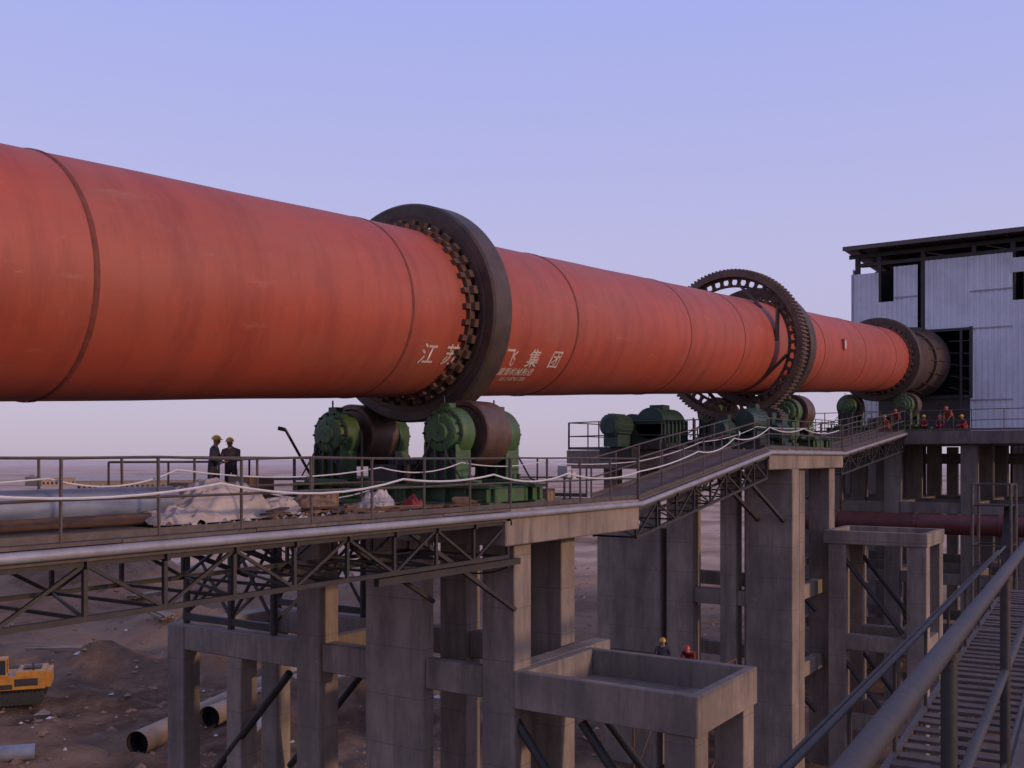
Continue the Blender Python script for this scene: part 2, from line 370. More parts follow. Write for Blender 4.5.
for a,b_ in (((19,12.6,-5.7),(19.0,9.4,-9.6)),((22.6,13.0,-5.6),(22.6,9,-9.8)),((18.9,19.5,-5.7),(18.9,23.4,-9.8)),((22.7,19.6,-5.7),(22.7,23.4,-9.8)),((19.2,10.8,-5.8),(19.2,8.5,-8.6)),((19,23.6,-9.9),(19,20,-13.4))):
    c.tube((a[0],a[1],CZ+a[2]),(b_[0],b_[1],CZ+b_[2]),.11,10,0)
for x0 in (19.1,22.7):
    for y0 in (20.3,22,23.9): c.tube((x0,y0,CZ-4.79),(x0,y0,CZ-1.5),.1,8,0)
    for y0,y1 in ((20.3,22),(22,23.9)):
        c.tube((x0,y0,CZ-4.5),(x0,y1,CZ-2.2),.05,6,0);c.tube((x0,y1,CZ-4.5),(x0,y0,CZ-2.2),.05,6,0)
    c.beam((x0,20.2,CZ-2.1),(x0,24,CZ-2.1),.14,.2,0);c.beam((x0,20.2,CZ-4.6),(x0,24,CZ-4.6),.14,.2,0)
for y0 in (20.3,22,23.9): c.beam((19.1,y0,CZ-1.55),(22.7,y0,CZ-1.55),.15,.2,0);c.tube((19.1,y0,CZ-4.5),(22.7,y0,CZ-2.2),.05,6,0)
c.obj('steel_braces',[M_dark],p)
p=empty('concrete_pier')
c=MB()
B(c,35,44.7,12.0,20.4,-.42,.31)
for a in ((37.5,38.3,11.95,13.8),(37.5,38.2,14.2,14.85),(37.5,38.2,16.0,17.15),(43.3,44.1,12.2,13.1),(43.3,44.1,15.2,16),(43.3,44.1,18.4,19.2),(39.8,40.5,12.4,13.2)):
    B(c,a[0],a[1],a[2],a[3],G,-.422)
B(c,37.4,39.8,17.4,20.3,-8,-2.9);B(c,37.5,39.5,17.6,20.1,G,-8.002);B(c,37.6,38.2,17.7,18.4,-2.898,-.422);B(c,37.6,38.2,19.5,20.1,-2.898,-.422)
for z in (-5.2,-8.4):
    B(c,38.302,43.298,12.5,12.9,z-.6,z)
    B(c,37.6,38.1,13.802,14.198,z-.6,z);B(c,37.6,38.1,14.852,15.998,z-.6,z)
    B(c,43.4,43.9,13.102,15.198,z-.6,z);B(c,43.4,43.9,16.002,18.398,z-.6,z)
c.obj('frame',[M_conc],p,bevel=.025)
c=MB()
B(c,42,42.25,8,12.1,-3.55,-3.0);B(c,45.3,45.55,8,12.1,-3.55,-3.0);B(c,42.252,45.298,8,8.25,-3.55,-3.003);B(c,42.252,45.298,11.85,12.1,-3.55,-3.003);B(c,42.252,45.298,8.252,11.848,-3.5,-3.3)
for x0 in (42.05,44.8):
    B(c,x0,x0+.7,8.05,8.8,G,-3.552);B(c,x0,x0+.7,11.2,11.9,G,-3.552)
    B(c,x0+.05,x0+.6,8.802,11.198,-7.9,-7.3);B(c,x0+.05,x0+.6,8.802,11.198,-11.2,-10.6)
B(c,42.752,44.798,8.1,8.6,-7.9,-7.3)
c.obj('open_tank',[M_conc],p,bevel=.02)
c=MB()
for z in (-3.8,-8.0):
    c.tube((42.3,11.6,CZ+z),(42.3,9,CZ+z-3.3),.1,8,0);c.tube((45,11.6,CZ+z),(45,9,CZ+z-3.3),.1,8,0)
    c.tube((41,14.5,CZ+z),(42,12.4,CZ+z-2.6),.1,8,0)
c.obj('steel_braces',[M_dark],p)
p=empty('concrete_pier')
c=MB()
B(c,57,70,4.0,19.5,.75,1.43)
for s0 in (57.4,63,69):
    for y0 in (4.3,8.5,12.4,15.6,18.6):
        B(c,s0,s0+.8,y0,y0+.8,G,.748)
    for z in (-2.4,-6.2,-9.8):
        for y0,y1 in ((5.102,8.498),(9.302,12.398),(13.202,15.598),(16.402,18.598)): B(c,s0+.1,s0+.7,y0,y1,z-.6,z)
for z in (-2.4,-6.2,-9.8):
    for y0 in (4.4,8.6,12.5,18.7):
        B(c,58.202,62.998,y0,y0+.5,z-.6,z);B(c,63.802,68.998,y0,y0+.5,z-.6,z)
c.obj('frame',[M_concd],p,bevel=.025)
# ---------------------------------------------------------------- walkways
def rail(mb,p0,p1,mt=0,h=1.1,step=1.5,r=.024,mids=(.55,)):
    p0=Vector(p0);p1=Vector(p1);Ln=(p1-p0).length;n=max(1,round(Ln/step));up=Vector((0,0,1))
    for q in (h,)+tuple(mids):
        pts=[p0.lerp(p1,i/n)+up*(q+random.uniform(-.015,.015)) for i in range(n+1)]
        mb.ptube(pts,r,6,mt)
    for i in range(n+1):
        a=p0.lerp(p1,i/n);mb.tube(a,a+up*h+Vector((random.uniform(-.02,.02),0,0)),r*1.1,6,mt)
    mb.beam(p0+up*.06,p1+up*.06,.01,.1,mt)
def walkway(s0,s1,z0,z1,d0,d1,truss=True,td=.75,name='elevated_walkway'):
    e=empty(name)
    A=lambda s,d,dz: Vector((s,d,CZ+z0+(z1-z0)*(s-s0)/(s1-s0)+dz))
    m1=MB();n=max(2,round((s1-s0)/2.4))
    for i in range(n):
        a=s0+(s1-s0)*i/n;b_=s0+(s1-s0)*(i+1)/n-.015;q=random.uniform(-.008,.008)
        m1.beam(A(a,(d0+d1)/2,-.03+q),A(b_,(d0+d1)/2,-.03+q),d1-d0,.05,0)
    m1.obj('deck_plate',[M_deck],e)
    m2=MB()
    for d in (d0+.03,d1-.03): m2.beam(A(s0,d,-.17),A(s1,d,-.17),.06,.2,0)
    m2.tube(A(s0,d0-.07,-.14),A(s1,d0-.07,-.14),.075,10,1)
    m2.obj('edge_channel',[M_rail,M_fascia],e)
    m3=MB();n=max(2,round((s1-s0)/1.3))
    for i in range(n+1):
        s=s0+(s1-s0)*i/n
        m3.beam(A(s,d0,-.32),A(s,d1,-.32),.06,.1,0)
        if truss:
            for d in (d0+.1,d1-.1): m3.beam(A(s,d,-.3),A(s,d,-.3-td),.06,.06,0)
            m3.beam(A(s,d0+.1,-.3-td),A(s,d1-.1,-.3-td),.05,.05,0)
            if i<n:
                s2=s0+(s1-s0)*(i+1)/n
                for d in (d0+.1,d1-.1):
                    a,b=(s,s2) if i%2 else (s2,s)
                    m3.beam(A(a,d,-.32),A(b,d,-.3-td),.05,.05,0)
                m3.beam(A(s,d0+.1,-.3-td),A(s2,d1-.1,-.3-td),.04,.04,0)
    if truss:
        for d in (d0+.1,d1-.1):
            m3.beam(A(s0,d,-.3-td),A(s1,d,-.3-td),.08,.08,0);m3.beam(A(s0,d,-.31),A(s1,d,-.31),.08,.08,0)
    m3.obj('truss',[M_dark],e)
    m4=MB();rail(m4,A(s0,d0+.02,0),A(s1,d0+.02,0));rail(m4,A(s0,d1-.02,0),A(s1,d1-.02,0))
    m4.obj('railing',[M_rail],e)
    return e
walkway(-6,18.2,-1.1,-1.1,12.0,15.0)
walkway(24.5,35.0,-1.1,.33,12.0,13.5)
walkway(44.7,57,.33,1.45,12.0,13.4)
e=empty('pier_railing');m4=MB()
def r2(a,b): rail(m4,(a[0],a[1],CZ+a[2]),(b[0],b[1],CZ+b[2]))
r2((18.2,12.05,-1.1),(24.5,12.05,-1.1));r2((24.45,13.6,-1.1),(24.45,20.1,-1.1));r2((18.05,20.1,-1.1),(24.4,20.1,-1.1));r2((18.05,15.1,-1.1),(18.05,20.1,-1.1))
r2((35,12.05,.33),(44.7,12.05,.33));r2((35.05,13.5,.33),(35.05,20.3,.33));r2((35,20.3,.33),(44.7,20.3,.33))
r2((57.05,4.1,1.45),(57.05,19.4,1.45));r2((57,4.05,1.45),(70,4.05,1.45));r2((57,19.4,1.45),(70,19.4,1.45))
m4.obj('rails',[M_rail],e)
e2=MB()
e2.tube((18.2,11.93,CZ-1.24),(24.5,11.93,CZ-1.24),.075,10,0)
e2.tube((35,11.93,CZ+.19),(44.7,11.93,CZ+.19),.075,10,0)
e2.obj('edge_pipe',[M_fascia],e)
br=MB()
for s0 in (15,):
    for d in (12.3,14.6): br.beam((s0,d,CZ-1.4),(18.8,d,CZ-3.4),.09,.09,0)
br.beam((37.5,12.3,CZ-2.4),(33,12.3,CZ-.5),.12,.12,0);br.beam((37.5,13.3,CZ-2.4),(33,13.3,CZ-.5),.12,.12,0)
br.beam((14,12.2,CZ-2.3),(18.8,12.2,CZ-2.3),.12,.14,0);br.beam((14,14.8,CZ-2.3),(18.8,14.8,CZ-2.3),.12,.14,0)
br.obj('walkway_bracket',[M_dark])
def cable(pts,r,name,sag=.25,mt=None):
    mb=MB();out=[]
    for a,b in zip(pts[:-1],pts[1:]):
        a=Vector(a);b=Vector(b);n=8;sg=sag*random.uniform(.4,1.3)
        for i in range(n):
            t=i/n;q=a.lerp(b,t);q.z-=sg*4*t*(1-t);out.append(q)
    out.append(Vector(pts[-1]));mb.ptube(out,r,6,0);mb.obj(name,[mt or M_cable])
cable([(s,11.98,CZ-.40+random.uniform(-.1,.1)) for s in (-4,1,6.5,10.2,14.5,17.5,20.6,24.5)]+[(28.5,11.98,CZ+.2),(31.5,11.98,CZ+.65),(35,11.98,CZ+1.1),(39,12,CZ+1.15),(44,12,CZ+1.2)],.02,'electric_cable',.16)
cable([(s,12.1,CZ-.15+random.uniform(-.15,.1)) for s in (3,7.5,9.5,14,16.5,19.5,24.5)]+[(29,12.1,CZ+.5),(34,12.1,CZ+1.1),(42,12.1,CZ+1.3)],.012,'electric_cable',.14)
cable([(s,15.2,CZ-.7+random.uniform(-.1,.1)) for s in (4,7.5,12,14,17.5)],.015,'electric_cable',.2)
cable([(20,12.6,CZ-1.08),(20.8,13.1,CZ-1.08),(21.5,12.4,CZ-1.08),(22.6,13.3,CZ-1.08),(24,12.5,CZ-1.08)],.02,'rubber_hose',0,M_dark)
cable([(18.5,19.6,CZ-2.3),(18.6,16.5,CZ-2.4),(18.6,14,CZ-2.5),(18.4,12.2,CZ-2.4)],.02,'rubber_hose',.35,M_dark)
# ---------------------------------------------------------------- drive unit
e=empty('gear_drive_unit',(36.2,17.0,CZ+.33))
d=MB()
d.box(-1.6,1.9,-1.2,1.2,0,.25,1)
d.box(-1.1,.9,-.9,.9,.25,1.0,0)
d.lathe([(-1.1,0.01),(-1.1,.62),(.9,.62),(.9,0.01)],24,0,(-.25,1.0));d.lathe([(-1.0,0.01),(-1.0,.45),(.8,.45),(.8,0.01)],24,0,(.6,.95))
for i in range(6): d.box(-1.0+i*.36,-.95+i*.36,-1.0,1.0,.25,1.15,0)
d.box(-.4,.2,-.5,.1,1.55,1.75,0)
d.obj('gearbox',[M_dgreen,M_dark],e,bevel=.02)
d=MB();d.lathe([(.9,.01),(.9,.32),(1.25,.32),(1.25,.42),(1.4,.42),(1.4,.2),(1.9,.2)],24,0,(-.25,1.0));d.obj('coupling',[M_orange],e)
d=MB();d.lathe([(-2.9,.01),(-2.9,.3),(-2.8,.42),(-1.6,.42),(-1.5,.3),(-1.1,.1)],24,0,(.6,.9))
for i in range(18):
    a=2*math.pi*i/18;d.beam((-2.75,.6+.43*math.cos(a),.9+.43*math.sin(a)),(-1.65,.6+.43*math.cos(a),.9+.43*math.sin(a)),.03,.05,0)
d.box(-2.7,-1.7,.3,.9,.1,.55,0);d.obj('motor',[M_dgreen],e)
def motor(loc,L=1.3,r=.38,mt=None):
    e=empty('electric_motor',(loc[0],loc[1],CZ+loc[2]))
    d=MB();d.lathe([(-L/2-.25,.01),(-L/2-.25,r*.8),(-L/2,r),(L/2,r),(L/2+.1,r*.7),(L/2+.1,.06),(L/2+.4,.06),(L/2+.4,.01)],24,0,(0,r+.2))
    for i in range(20):
        a=2*math.pi*i/20;d.beam((-L/2+.1,r*1.03*math.cos(a),r+.2+r*1.03*math.sin(a)),(L/2-.1,r*1.03*math.cos(a),r+.2+r*1.03*math.sin(a)),.02,.04,0)
    d.box(-L/2+.1,L/2-.1,-r,r,0,.12,0);d.box(-L/2+.2,L/2-.2,-r*.7,r*.7,.1,.35,0);d.box(-.2,.2,-.2,.2,r*2+.15,r*2+.4,0)
    d.obj('body',[mt or M_dgreen],e,bevel=.01)
motor((38.6,13.9,.75),1.4,.5);motor((39.8,13.2,.5),1.0,.35);motor((37.4,14.6,.5),1.0,.4);motor((41.3,13.3,.5),.8,.3,M_green)
mb=MB();mb.box(36.6,41.8,12.7,15.2,CZ+.315,CZ+.5,0);mb.box(38,39.3,13.4,14.4,CZ+.502,CZ+.75,0);mb.box(33.9,34.5,16.9,18.3,CZ-.1,CZ+.42,0);mb.box(34.5,35.9,16.6,18.4,CZ+.315,CZ+.42,0)
for a in ((39,15.6),(41.9,14.6),(37.1,15.8)): mb.tube((a[0],a[1],CZ+.31),(a[0],a[1],CZ+1.6),.04,6,0)
mb.ptube([(36.5,15.9,CZ+.9),(37.6,15.7,CZ+1.3),(39,15.6,CZ+1.6),(41.9,14.6,CZ+1.5)],.03,6,0)
mb.obj('machine_plinth',[M_dark],None,.01)
d=MB();d.lathe([(-.35,.01),(-.35,.45),(.35,.45),(.35,.01)],28,0);
for i in range(20):
    a=2*math.pi*i/20;d.beam((-.35,.47*math.cos(a),.47*math.sin(a)),(.35,.47*math.cos(a),.47*math.sin(a)),.06,.07,0)
d.tube((-1.3,0,0),(1.0,0,0),.13,12,0);d.box(-1.1,-.6,-.35,.35,-1.1,.25,1);d.box(.5,.9,-.35,.35,-1.1,.25,1)
d.obj('drive_pinion',[M_steel,M_dgreen],None,.01,(gx,KD-1.75,CZ+H(gx)-3.15))
# ---------------------------------------------------------------- feed building
b=empty('industrial_building')
wl=MB();bx=76.0
def corr(mb,y0,y1,z0,z1,x=bx,sx=-1):
    pit=.36;n=max(1,round((y1-y0)/pit));pit=(y1-y0)/n
    pts=[]
    for i in range(n):
        a=y0+i*pit
        pts+=[(a,0),(a+pit*.36,0),(a+pit*.46,.055),(a+pit*.9,.055)]
    pts.append((y1,0));bb=len(mb.v)
    for y,o in pts: mb.v.append((x+sx*o,y,CZ+z0));mb.v.append((x+sx*o,y,CZ+z1))
    for i in range(len(pts)-1): mb.face((bb+2*i,bb+2*i+1,bb+2*i+3,bb+2*i+2),0)
def corrx(mb,x0,x1,z0,z1,y):
    pit=.36;n=max(1,round((x1-x0)/pit));pit=(x1-x0)/n;pts=[]
    for i in range(n):
        a=x0+i*pit;pts+=[(a,0),(a+pit*.36,0),(a+pit*.46,.055),(a+pit*.9,.055)]
    pts.append((x1,0));bb=len(mb.v)
    for x,o in pts: mb.v.append((x,y-o,CZ+z0));mb.v.append((x,y-o,CZ+z1))
    for i in range(len(pts)-1): mb.face((bb+2*i,bb+2*i+1,bb+2*i+3,bb+2*i+2),0)
corr(wl,17.85,19.7,1.0,13.6);corr(wl,16.8,17.85,9.0,11.4);corr(wl,15.15,16.8,9.0,13.9);corr(wl,11.7,14.65,9.0,14.1)
corr(wl,9.0,11.7,1.0,14.1);corr(wl,0,8.3,-4.0,13.7);corr(wl,8.3,9.0,-4.0,10.8);corr(wl,8.3,9.0,12.7,13.7)
corrx(wl,76.0,92,-4,14.0,0)
corr(wl,0,19.7,1,14.0,92)
corrx(wl,76.0,92,1,14.0,19.7)
wl.obj('cladding',[M_white],b)
fl=MB()
for z in (4.0,9.0-.0,11.6):
    for y0,y1 in (((0,8.3),(9.0,11.7)) if z<9 else ((0,8.3),(9.0,11.7),(15.15,16.8))): fl.box(75.90,75.935,y0+.02,y1-.02,CZ+z,CZ+z+.09,0)
fl.box(75.9,75.94,19.62,19.78,CZ+1,CZ+13.6,0)
fl.obj('flashing',[M_fascia],b)
f=MB()
for y0 in (.2,4.5,9,11.45,14.8,17.85,19.4): B(f,76.08,76.5,y0-.15,y0+.15,-13,15.1)
for s0 in (84,91.5):
    for y0 in (.3,6,12,19.2): B(f,s0,s0+.4,y0-.2,y0+.2,-13,15.1)
for z in (14.15,4.2,9.0): B(f,76.1,76.4,.2,19.5,z,z+.25)
B(f,76.5,91.5,.3,19.4,1.0,1.3);B(f,76.6,91.5,.3,19.4,9.8,10.0)
for x_ in (76.2,80,84,88,91.7):
    f.beam((x_,-.8,CZ+14.95),(x_,20.0,CZ+14.95),.16,.3,0)
for y_ in [-.6+i*1.4 for i in range(15)]: B(f,75,92.5,y_,y_+.1,15.12,15.26)
for y0 in (1,5,9,13,17): f.beam((76.3,y0,CZ+14.3),(76.3,y0+2.5,CZ+15.0),.1,.1,0)
f.obj('steel_frame',[M_dark],b)
r=MB();B(r,74.8,93,-1.0,20.1,15.28,15.42);B(r,74.7,74.8,-1.0,20.1,15.2,15.5)
r.obj('roof',[M_rail],b)
r=MB();B(r,79.5,79.6,.5,19.4,1.3,9.7,0);B(r,79.5,79.6,.5,19.4,10,14,0);r.obj('inner_partition',[M_black],b)
f=MB()
B(f,75.86,75.98,11.5,11.72,4.2,9.2);B(f,75.86,75.98,17.8,18.0,4.2,9.2);B(f,75.86,75.98,11.722,17.798,8.95,9.15);B(f,75.86,75.98,11.722,17.798,4.2,4.4)
for i in range(5): f.beam((75.7,11.7,CZ+4.6+i*.9),(75.7,13.0,CZ+5.0+i*.8),.06,.06,0)
f.beam((75.6,12.2,CZ+1.4),(75.6,12.2,CZ+9.0),.15,.15,0)
f.box(75.98,77.0,11.73,17.79,CZ+1.4,CZ+4.2,0)
f.obj('kiln_opening_frame',[M_dark],b)
wn=MB()
for y0,z0 in ((5.6,11.3),(5.6,6.6),(2.2,6.6)):
    B(wn,75.9,75.94,y0,y0+1.3,z0,z0+1.7,0)
    for q in (0,.63,1.24): B(wn,75.86,75.9,y0+q,y0+q+.06,z0,z0+1.7,1)
    for q in (0,.8,1.64): B(wn,75.85,75.897,y0,y0+1.3,z0+q,z0+q+.06,1)
wn.obj('windows',[M_glass,M_rail],b)
c=MB()
for s0 in (72,80,88):
    for y0 in (.5,5,9.8,14.5,18.8): B(c,s0,s0+.8,y0,y0+.8,G,.9)
for z in (-3,-7.5,.3):
    for y0,y1 in ((1.302,4.998),(5.802,9.798),(10.602,14.498),(15.302,18.798)): B(c,72.1,72.7,y0,y1,z-.7,z);B(c,80.1,80.7,y0,y1,z-.7,z)
B(c,70.2,75.8,.4,19.6,.902,1.2)
c.obj('concrete_base',[M_concd],b,bevel=.02)
t=MB();t.tube((55,20,CZ-3.4),(55,-2,CZ-3.4),.52,28,0)
for y0 in (15,11,7,3): t.tube((55,y0,CZ-3.4),(55,y0+.12,CZ-3.4),.6,28,0)
for y0 in (14,6): t.box(54.8,55.2,y0-.2,y0+.2,0,CZ-3.9,1)
t.obj('duct_pipe',[M_rpipe,M_concd])
# slender steel stair tower and pipes beside the feed building
t=MB()
for y0 in (6.0,7.6): 
    for s0 in (50,51.8): t.tube((s0,y0,0),(s0,y0,CZ-1.2),.07,8,0)
for z in (-11,-8,-5,-2.2):
    t.box(50,51.8,6.0,7.6,CZ+z,CZ+z+.06,1)
    for y0 in (6.0,7.6): t.tube((50,y0,CZ+z+1),(51.8,y0,CZ+z+1),.03,6,0)
    for s0 in (50,51.8): t.tube((s0,6.0,CZ+z+1),(s0,7.6,CZ+z+1),.03,6,0)
for z in (-11,-8,-5): t.beam((50.2,6.2,CZ+z),(51.6,6.2,CZ+z+3),.5,.1,1)
t.obj('steel_stair_tower',[M_rail,M_dark])
# ---------------------------------------------------------------- pipes, tarps and clutter on the deck
t=MB();t.tube((-5.5,14.45,CZ-.77),(11.2,14.45,CZ-.77),.29,28,0)
for s0 in (2,7.2): t.tube((s0,14.45,CZ-.77),(s0+.08,14.45,CZ-.77),.36,24,0)
for s0 in (-2,4,9.5): t.box(s0-.06,s0+.06,14.1,14.8,CZ-1.09,CZ-1.0,1)
t.obj('water_pipe',[M_bpipe,M_dark])
t=MB();t.tube((-5.5,13.95,CZ-.98),(10.4,13.9,CZ-.98),.09,16,0);t.tube((-5.5,13.7,CZ-1.0),(7.4,13.72,CZ-1.0),.06,12,0);t.obj('water_pipe',[M_rust])
def crumple(name,cx,cy,z,lx,ly,hz,mt,seed,n=70,rot=0):
    mb=MB()
    for j in range(n+1):
        for i in range(n+1):
            u=i/n*2-1;v=j/n*2-1
            e_=noise.noise(Vector((u*1.8,v*1.8,seed)))*.25
            rr=max(abs(u),abs(v))*.35+math.hypot(u,v)*.65
            hh=max(0,1-rr**2*(1+e_))
            q=noise.noise(Vector((u*2.0,v*2.0,seed+5)));q2=abs(noise.noise(Vector((u*3+v,v*3.5,seed+9))));q3=abs(noise.noise(Vector((u*7+2*v,v*5,seed+2))))
            mb.v.append((u*lx*(1+e_*.6),v*ly*(1+e_*.6),max(0,(hh**.42)*hz*(.62+.4*q+.5*(.45-q2))+.12*hz*(.5-q3)*min(1,hh*3))+.01))
    for j in range(n):
        for i in range(n): mb.face((j*(n+1)+i,j*(n+1)+i+1,(j+1)*(n+1)+i+1,(j+1)*(n+1)+i),0,True)
    return mb.obj(name,[mt],None,0,(cx,cy,CZ+z),rot,False)
crumple('tarpaulin',12.0,14.25,-1.08,1.1,.65,.74,M_tarp,3)
crumple('tarpaulin',10.9,13.8,-1.08,.7,.5,.28,M_tarp,13)
crumple('tarpaulin',13.6,14.4,-1.08,.6,.4,.35,M_tarp,19)
crumple('cloth_sack',16.0,13.9,-1.08,.38,.3,.42,M_sack,21);crumple('cloth_sack',16.4,13.3,-1.08,.22,.22,.3,M_cred,25,20)
crumple('cloth_sack',20.3,12.7,-1.1,.28,.2,.18,M_sack,31,30);crumple('cloth_sack',15.3,13.4,-1.08,.45,.35,.25,M_tarp,37,30)
crumple('cloth_sack',14.4,14.2,-1.08,.5,.4,.4,M_wood,47,30)
def crate(x,y,z,a,b_,c_,mt,rz):
    e=MB();e.box(-a,a,-b_,b_,0,c_,0)
    for q in (-a,0,a): e.box(q-.03,q+.03,-b_-.02,b_+.02,-.0,c_+.02,1)
    e.obj('wooden_crate',[mt,M_wood],None,.01,(x,y,CZ+z),rz)
crate(15.0,14.6,-1.07,.3,.25,.32,M_brownbox,.3);crate(17.6,12.9,-1.07,.2,.16,.2,M_wood,.5);crate(21.8,13.4,-1.1,.28,.2,.3,M_brownbox,.2)
pl=MB()
for i in range(34):
    x=12.4+random.random()*5.6;y=12.3+random.random()*2.5;a=random.uniform(-.7,.7)
    L_=random.uniform(.3,1.5);pl.beam((x,y,CZ-1.04+i*.003),(x+L_*math.cos(a),y+L_*math.sin(a),CZ-1.04+i*.003),random.uniform(.05,.18),.035,i%3!=0)
pl.obj('timber_planks',[M_wood,M_rust])
dbm=MB()
for i in range(420):
    if i<260: x=random.uniform(10,18);y=random.uniform(12.15,14.8);z=CZ-1.08
    elif i<330: x=random.uniform(18.2,24.3);y=random.uniform(12.2,13);z=CZ-1.11
    else: x=random.uniform(35.2,44);y=random.uniform(12.2,19);z=CZ+.32
    s0=random.uniform(.015,.07);b_=len(dbm.v)
    for q in ((1,0,0),(-1,0,0),(0,1,0),(0,-1,0),(0,0,1),(0,0,-.3)): dbm.v.append((x+q[0]*s0*random.uniform(.6,2),y+q[1]*s0*random.uniform(.6,2),z+q[2]*s0))
    for q in ((0,2,4),(2,1,4),(1,3,4),(3,0,4),(2,0,5),(1,2,5),(3,1,5),(0,3,5)): dbm.face([b_+t_ for t_ in q],random.choice((0,0,1,2)))
dbm.obj('deck_debris',[M_wood,M_conc,M_sack])
sk=MB()
sk.box(14.5,17.95,18.0,21.2,CZ-1.5,CZ-1.12,1);sk.box(17.0,17.8,18.9,19.7,CZ-1.12,CZ-.45,0);sk.box(14.6,15.3,18.2,18.9,CZ-1.12,CZ-.55,0);sk.box(15.4,15.9,18.1,18.5,CZ-1.12,CZ-.75,0);sk.box(16.1,16.8,19.0,19.5,CZ-1.12,CZ-.6,0)
for s0 in (14.6,16.3,17.9): sk.tube((s0,21.1,CZ-1.12),(s0,21.1,CZ-.1),.03,8,1)
sk.tube((14.6,21.1,CZ-.1),(17.9,21.1,CZ-.1),.03,8,1)
for y0 in (18.1,21.0): sk.beam((14.6,y0,CZ-1.55),(18.8,y0,CZ-3.2),.12,.12,1)
sk.obj('equipment_platform',[M_wood,M_dark],None,.01)
lv=MB();lv.tube((18.2,17.9,CZ-.6),(17.6,18.3,CZ+.7),.035,8,0);lv.tube((17.6,18.3,CZ+.7),(17.45,18.4,CZ+.74),.05,8,0);lv.obj('pry_bar',[M_dark])
gb=MB();gb.box(-.1,.1,-.15,.15,.6,.9,0);gb.tube((0,0,0),(0,0,.6),.03,8,1);gb.tube((.3,0,0),(.3,0,.6),.03,8,1);gb.box(.2,.4,-.13,.13,.55,.8,0);gb.obj('instrument_box',[M_sack,M_dark],None,.01,(22.2,13.0,CZ-1.1))
# ---------------------------------------------------------------- ground pipes, debris
def cam2w(X,Y): return (.5497*X+.8354*Y,-.8354*X+.5497*Y)
def gpipe(a,b_,r,mt):
    e=MB();(x0,y0)=a;(x1,y1)=b_
    z0=gh(x0,y0)+r*.8;z1=gh(x1,y1)+r*.8
    e.tube((x0,y0,z0),(x1,y1,z1),r,28,0,caps=False);e.tube((x1,y1,z1),(x0,y0,z0),r*.9,28,1,caps=False)
    d=(Vector((x1,y1,z1))-Vector((x0,y0,z0))).normalized()
    p0=Vector((x0,y0,z0));e.tube(p0-d*.02,p0+d*.1,r*1.04,28,0,caps=False);
    e.tube(p0+d*.9,p0+d*.95,r*.89,28,1)
    e.obj('steel_pipe',[mt,M_black])
gpipe(cam2w(-16.8,44.8),cam2w(-13.0,60),.55,M_gpipe)
gpipe(cam2w(-14.4,47.5),cam2w(-10.8,62),.55,M_gpipe)
gpipe(cam2w(-12.4,45.5),cam2w(-9.4,60),.4,M_bpipe)
gpipe(cam2w(-24,42.2),cam2w(-20.8,43.6),.35,M_bpipe)
rb=MB()
for i in range(2600):
    X=random.uniform(-40,20);Y=42+90*random.random()**1.6
    x,y=cam2w(X,Y);s0=random.uniform(.03,.15)*(1+random.random()**5*2.0);z=gh(x,y)
    b=len(rb.v)
    for q in ((1,0,0),(-1,0,0),(0,1,0),(0,-1,0),(0,0,1),(0,0,-1)):
        rb.v.append((x+q[0]*s0*random.uniform(.6,1.6),y+q[1]*s0*random.uniform(.6,1.6),z+q[2]*s0*random.uniform(.4,.9)))
    mm=0 if random.random()<.75 else (1 if random.random()<.75 else 2)
    for q in ((0,2,4),(2,1,4),(1,3,4),(3,0,4),(2,0,5),(1,2,5),(3,1,5),(0,3,5)): rb.face([b+t_ for t_ in q],mm)
rb.obj('scattered_rubble',[M_wood,M_conc,M_sack])
# planks and rebar stacks on the ground
for i,(X,Y,rz) in enumerate(((-20,62,.4),(-26,74,1.2),(-14,72,.9),(-33,90,.2),(-8,66,1.5),(-30,66,2.2))):
    x,y=cam2w(X,Y);z0=gh(x,y);st=MB()
    for j in range(14): st.beam((-1.8+random.uniform(-.3,.3),(j%5)*.22-.5,.08+.1*(j//5)),(1.8+random.uniform(-.3,.3),(j%5)*.22-.5+random.uniform(-.1,.1),.08+.1*(j//5)),.16,.07,0)
    st.obj('timber_stack',[M_gpipe if i%2 else M_wood],None,0,(x,y,z0),rz)
for i,(X,Y,a,b_,c_) in enumerate(((-120,260,14,6,3.2),(-150,420,30,8,4),(-60,520,24,8,3.5),(-210,480,20,8,4))):
    x,y=cam2w(X,Y);h=MB();h.box(-a,a,-b_,b_,0,c_,0)
    bb=len(h.v);h.v+=[(-a-.3,-b_-.3,c_),(a+.3,-b_-.3,c_),(a+.3,b_+.3,c_),(-a-.3,b_+.3,c_),(-a-.3,0,c_+1.6),(a+.3,0,c_+1.6)]
    for q in ((0,1,5,4),(2,3,4,5),(0,4,3),(1,2,5)): h.face([bb+t_ for t_ in q],1)
    for j in range(int(a)): h.box(-a+j*2+.5,-a+j*2+1.4,-b_-.04,-b_+.01,1,2.2,2)
    h.obj('site_shed',[M_gpipe,M_tarp,M_black],None,0,(x,y,-.2),R(-50+i*15))
